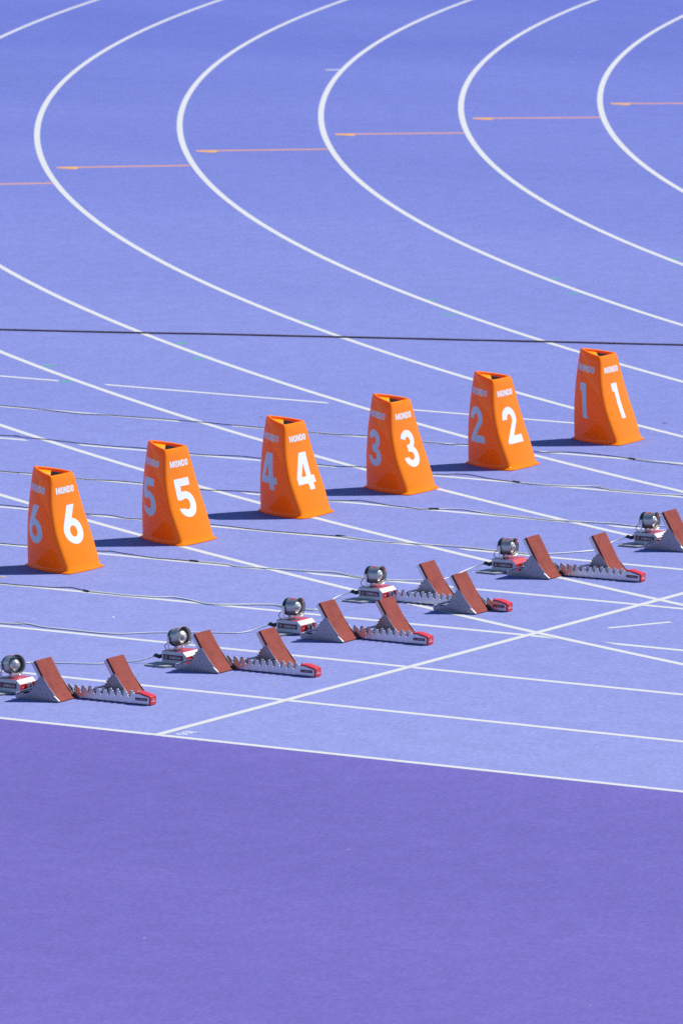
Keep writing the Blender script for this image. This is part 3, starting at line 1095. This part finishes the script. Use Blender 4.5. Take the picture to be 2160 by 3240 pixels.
for k, (dark, pale) in CAB.items():
    first = (dark or pale)[0]
    root = empty('speaker_cable', (first[0], first[1], 0))
    inv = Vector((first[0], first[1], 0))
    tag(root, CLAB[k], 'cable', 'loudspeaker cables lying along the lanes')

    def rel(pts):
        return [tuple(Vector((p[0], p[1], p[2] if len(p) > 2 else 0.004)) - inv) for p in pts]
    if dark:
        d = [(dark[0][0] - 4.0, LW * (9 - k) + 0.03), (dark[0][0] - 1.5, LW * (9 - k) + 0.01)] + dark
        cable_strand(root, 'black_lead', rel(d), 0.0024, 'wire_black', 0.002, k)
        c, dprev = Vector((*dark[-1], 0.007)), Vector((*dark[-2], 0.007))
        dr = (c - dprev).normalized()
        bm = bmesh.new()
        add_tube(bm, [c - inv - dr * 0.034, c - inv - dr * 0.030, c - inv - dr * 0.004, c - inv + dr * 0.022, c - inv + dr * 0.030], [0.003, 0.0052, 0.0052, 0.0045, 0.003], 10)
        mesh_obj('connector', bm, 'black', root, smooth=50)
    p = list(pale)
    if not dark:
        p = [(p[0][0] - 4.0, LW * (9 - k) + 0.05), (p[0][0] - 1.5, LW * (9 - k) + 0.03)] + p
    if k in PLUG:
        e = PLUG[k]
        p += [(e.x - 0.135, e.y - 0.062, 0.012), (e.x - 0.072, e.y - 0.010, 0.038)]
        tip = Vector((e.x - 0.072, e.y - 0.010, 0.038))
        bm = bmesh.new()
        ax = [tip + (e - tip) * q for q in (0.0, 0.10, 0.16, 0.30, 0.34, 0.5, 0.54, 0.72, 0.76, 0.98)]
        for i, a in enumerate(ax):
            a.z += 0.004 * math.sin(i * 0.9)
        add_tube(bm, [a - inv for a in ax], [0.005, 0.008, 0.0115, 0.0115, 0.0095, 0.0125, 0.0105, 0.0115, 0.0100, 0.0100], 12)
        mesh_obj('plug', bm, 'black', root, smooth=40)
    else:
        p += [(p[-1][0] + 0.6, p[-1][1] + 0.12)]
    cable_strand(root, 'pale_lead', rel(p), 0.0034, 'wire_white', 0.0, k)
    if k != 8:
        # a second strand runs loosely beside the first and ends at the plug side of the bend
        q = [(a[0], a[1] + 0.016) for a in (pale if dark else p[:len(pale) + 2])][: (len(pale) if dark else len(pale) - 2)]
        if len(q) > 3:
            cable_strand(root, 'second_lead', rel(q), 0.0030, 'wire_white', 0.008, k + 40)

# the thick pair of dark cables across the bend
tc = [(-14.2, 11.40), (-10.073, 12.942), (-9.113, 13.300), (-8.615, 13.50), (-7.767, 13.812), (-6.453, 14.290), (-5.489, 14.639), (-2.0, 15.92), (4.0, 18.0)]
root = empty('power_cable', (-10.0, 12.95, 0))
tag(root, 'pair of long dark cables laid straight across all the bend lanes', 'cable')
o_ = Vector((-10.0, 12.95, 0))
for dy, sd in ((0.0, 3), (0.026, 4)):
    cable_strand(root, 'cable_run', [tuple(Vector((a, b + dy, 0.005)) - o_) for a, b in tc], 0.0046, 'wire_brown', 0.003, sd)

# ------------------------------------------------------------------ scraps lying about
SCR = [((-3.638, 11.27), 'scrap_black', 0.030, 'black rubber crumb on the track right of box 1'),
       ((-5.157, 7.084), 'scrap_ochre', 0.020, 'small brown scrap on the track between boxes 6 and 5'),
       ((-6.056, 10.19), 'scrap_black', 0.022, 'dark crumb on the track just behind box 4'),
       ((-2.323, 3.006), 'scrap_white', 0.020, 'pale paper scrap on the track below the connector nearest box 6'),
       ((-2.684, 2.742), 'scrap_white', 0.016, 'tiny pale scrap on the track near the left picture edge'),
       ((-3.692, 3.877), 'scrap_ochre', 0.040, 'thin dry twig in front of the shadow of box 6'),
       ((-3.495, 7.522), 'scrap_ochre', 0.016, 'dry leaf scrap just below the shadow of box 3'),
       ((-0.324, 1.596), 'scrap_ochre', 0.020, 'dry leaf scrap right of the second starting block from the left'),
       ((2.566, -2.155), 'scrap_pink', 0.018, 'pale chip on the purple surface, largest of three in the middle'),
       ((2.262, -1.88), 'scrap_black', 0.014, 'dark chip on the purple surface left of two pale ones'),
       ((2.737, -1.768), 'scrap_pink', 0.012, 'tiny pale chip on the purple surface, rightmost of the middle three'),
       ((2.927, -4.445), 'scrap_pink', 0.018, 'pale chip on the purple surface towards the bottom left'),
       ((5.447, -4.673), 'scrap_pink', 0.018, 'pale chip on the purple surface at the bottom right')]
for (x, y), mt, sz, lab in SCR:
    bm = bmesh.new()
    n = 7
    rr = [random.uniform(0.55, 1.0) for _ in range(n)]
    lo = [bm.verts.new((sz * 0.5 * rr[i] * math.cos(i * 6.283 / n) * (1.9 if sz >= 0.03 else 1.0), sz * 0.5 * rr[i] * math.sin(i * 6.283 / n), 0.0005)) for i in range(n)]
    hi = [bm.verts.new((v.co.x * 0.8, v.co.y * 0.8, 0.0015 + random.uniform(0, 0.3) * sz * 0.15)) for v in lo]
    bm.faces.new(lo[::-1])
    c = bm.verts.new((0, 0, 0.002 + 0.03 * sz))
    for i in range(n):
        j = (i + 1) % n
        bm.faces.new((lo[i], lo[j], hi[j], hi[i]))
        bm.faces.new((hi[i], hi[j], c))
    o = mesh_obj('litter_scrap', bm, mt)
    o.location = (x, y, 0)
    o.rotation_euler = (0, 0, random.uniform(0, 6.28))
    tag(o, lab, 'scrap', 'small scraps lying on the track')
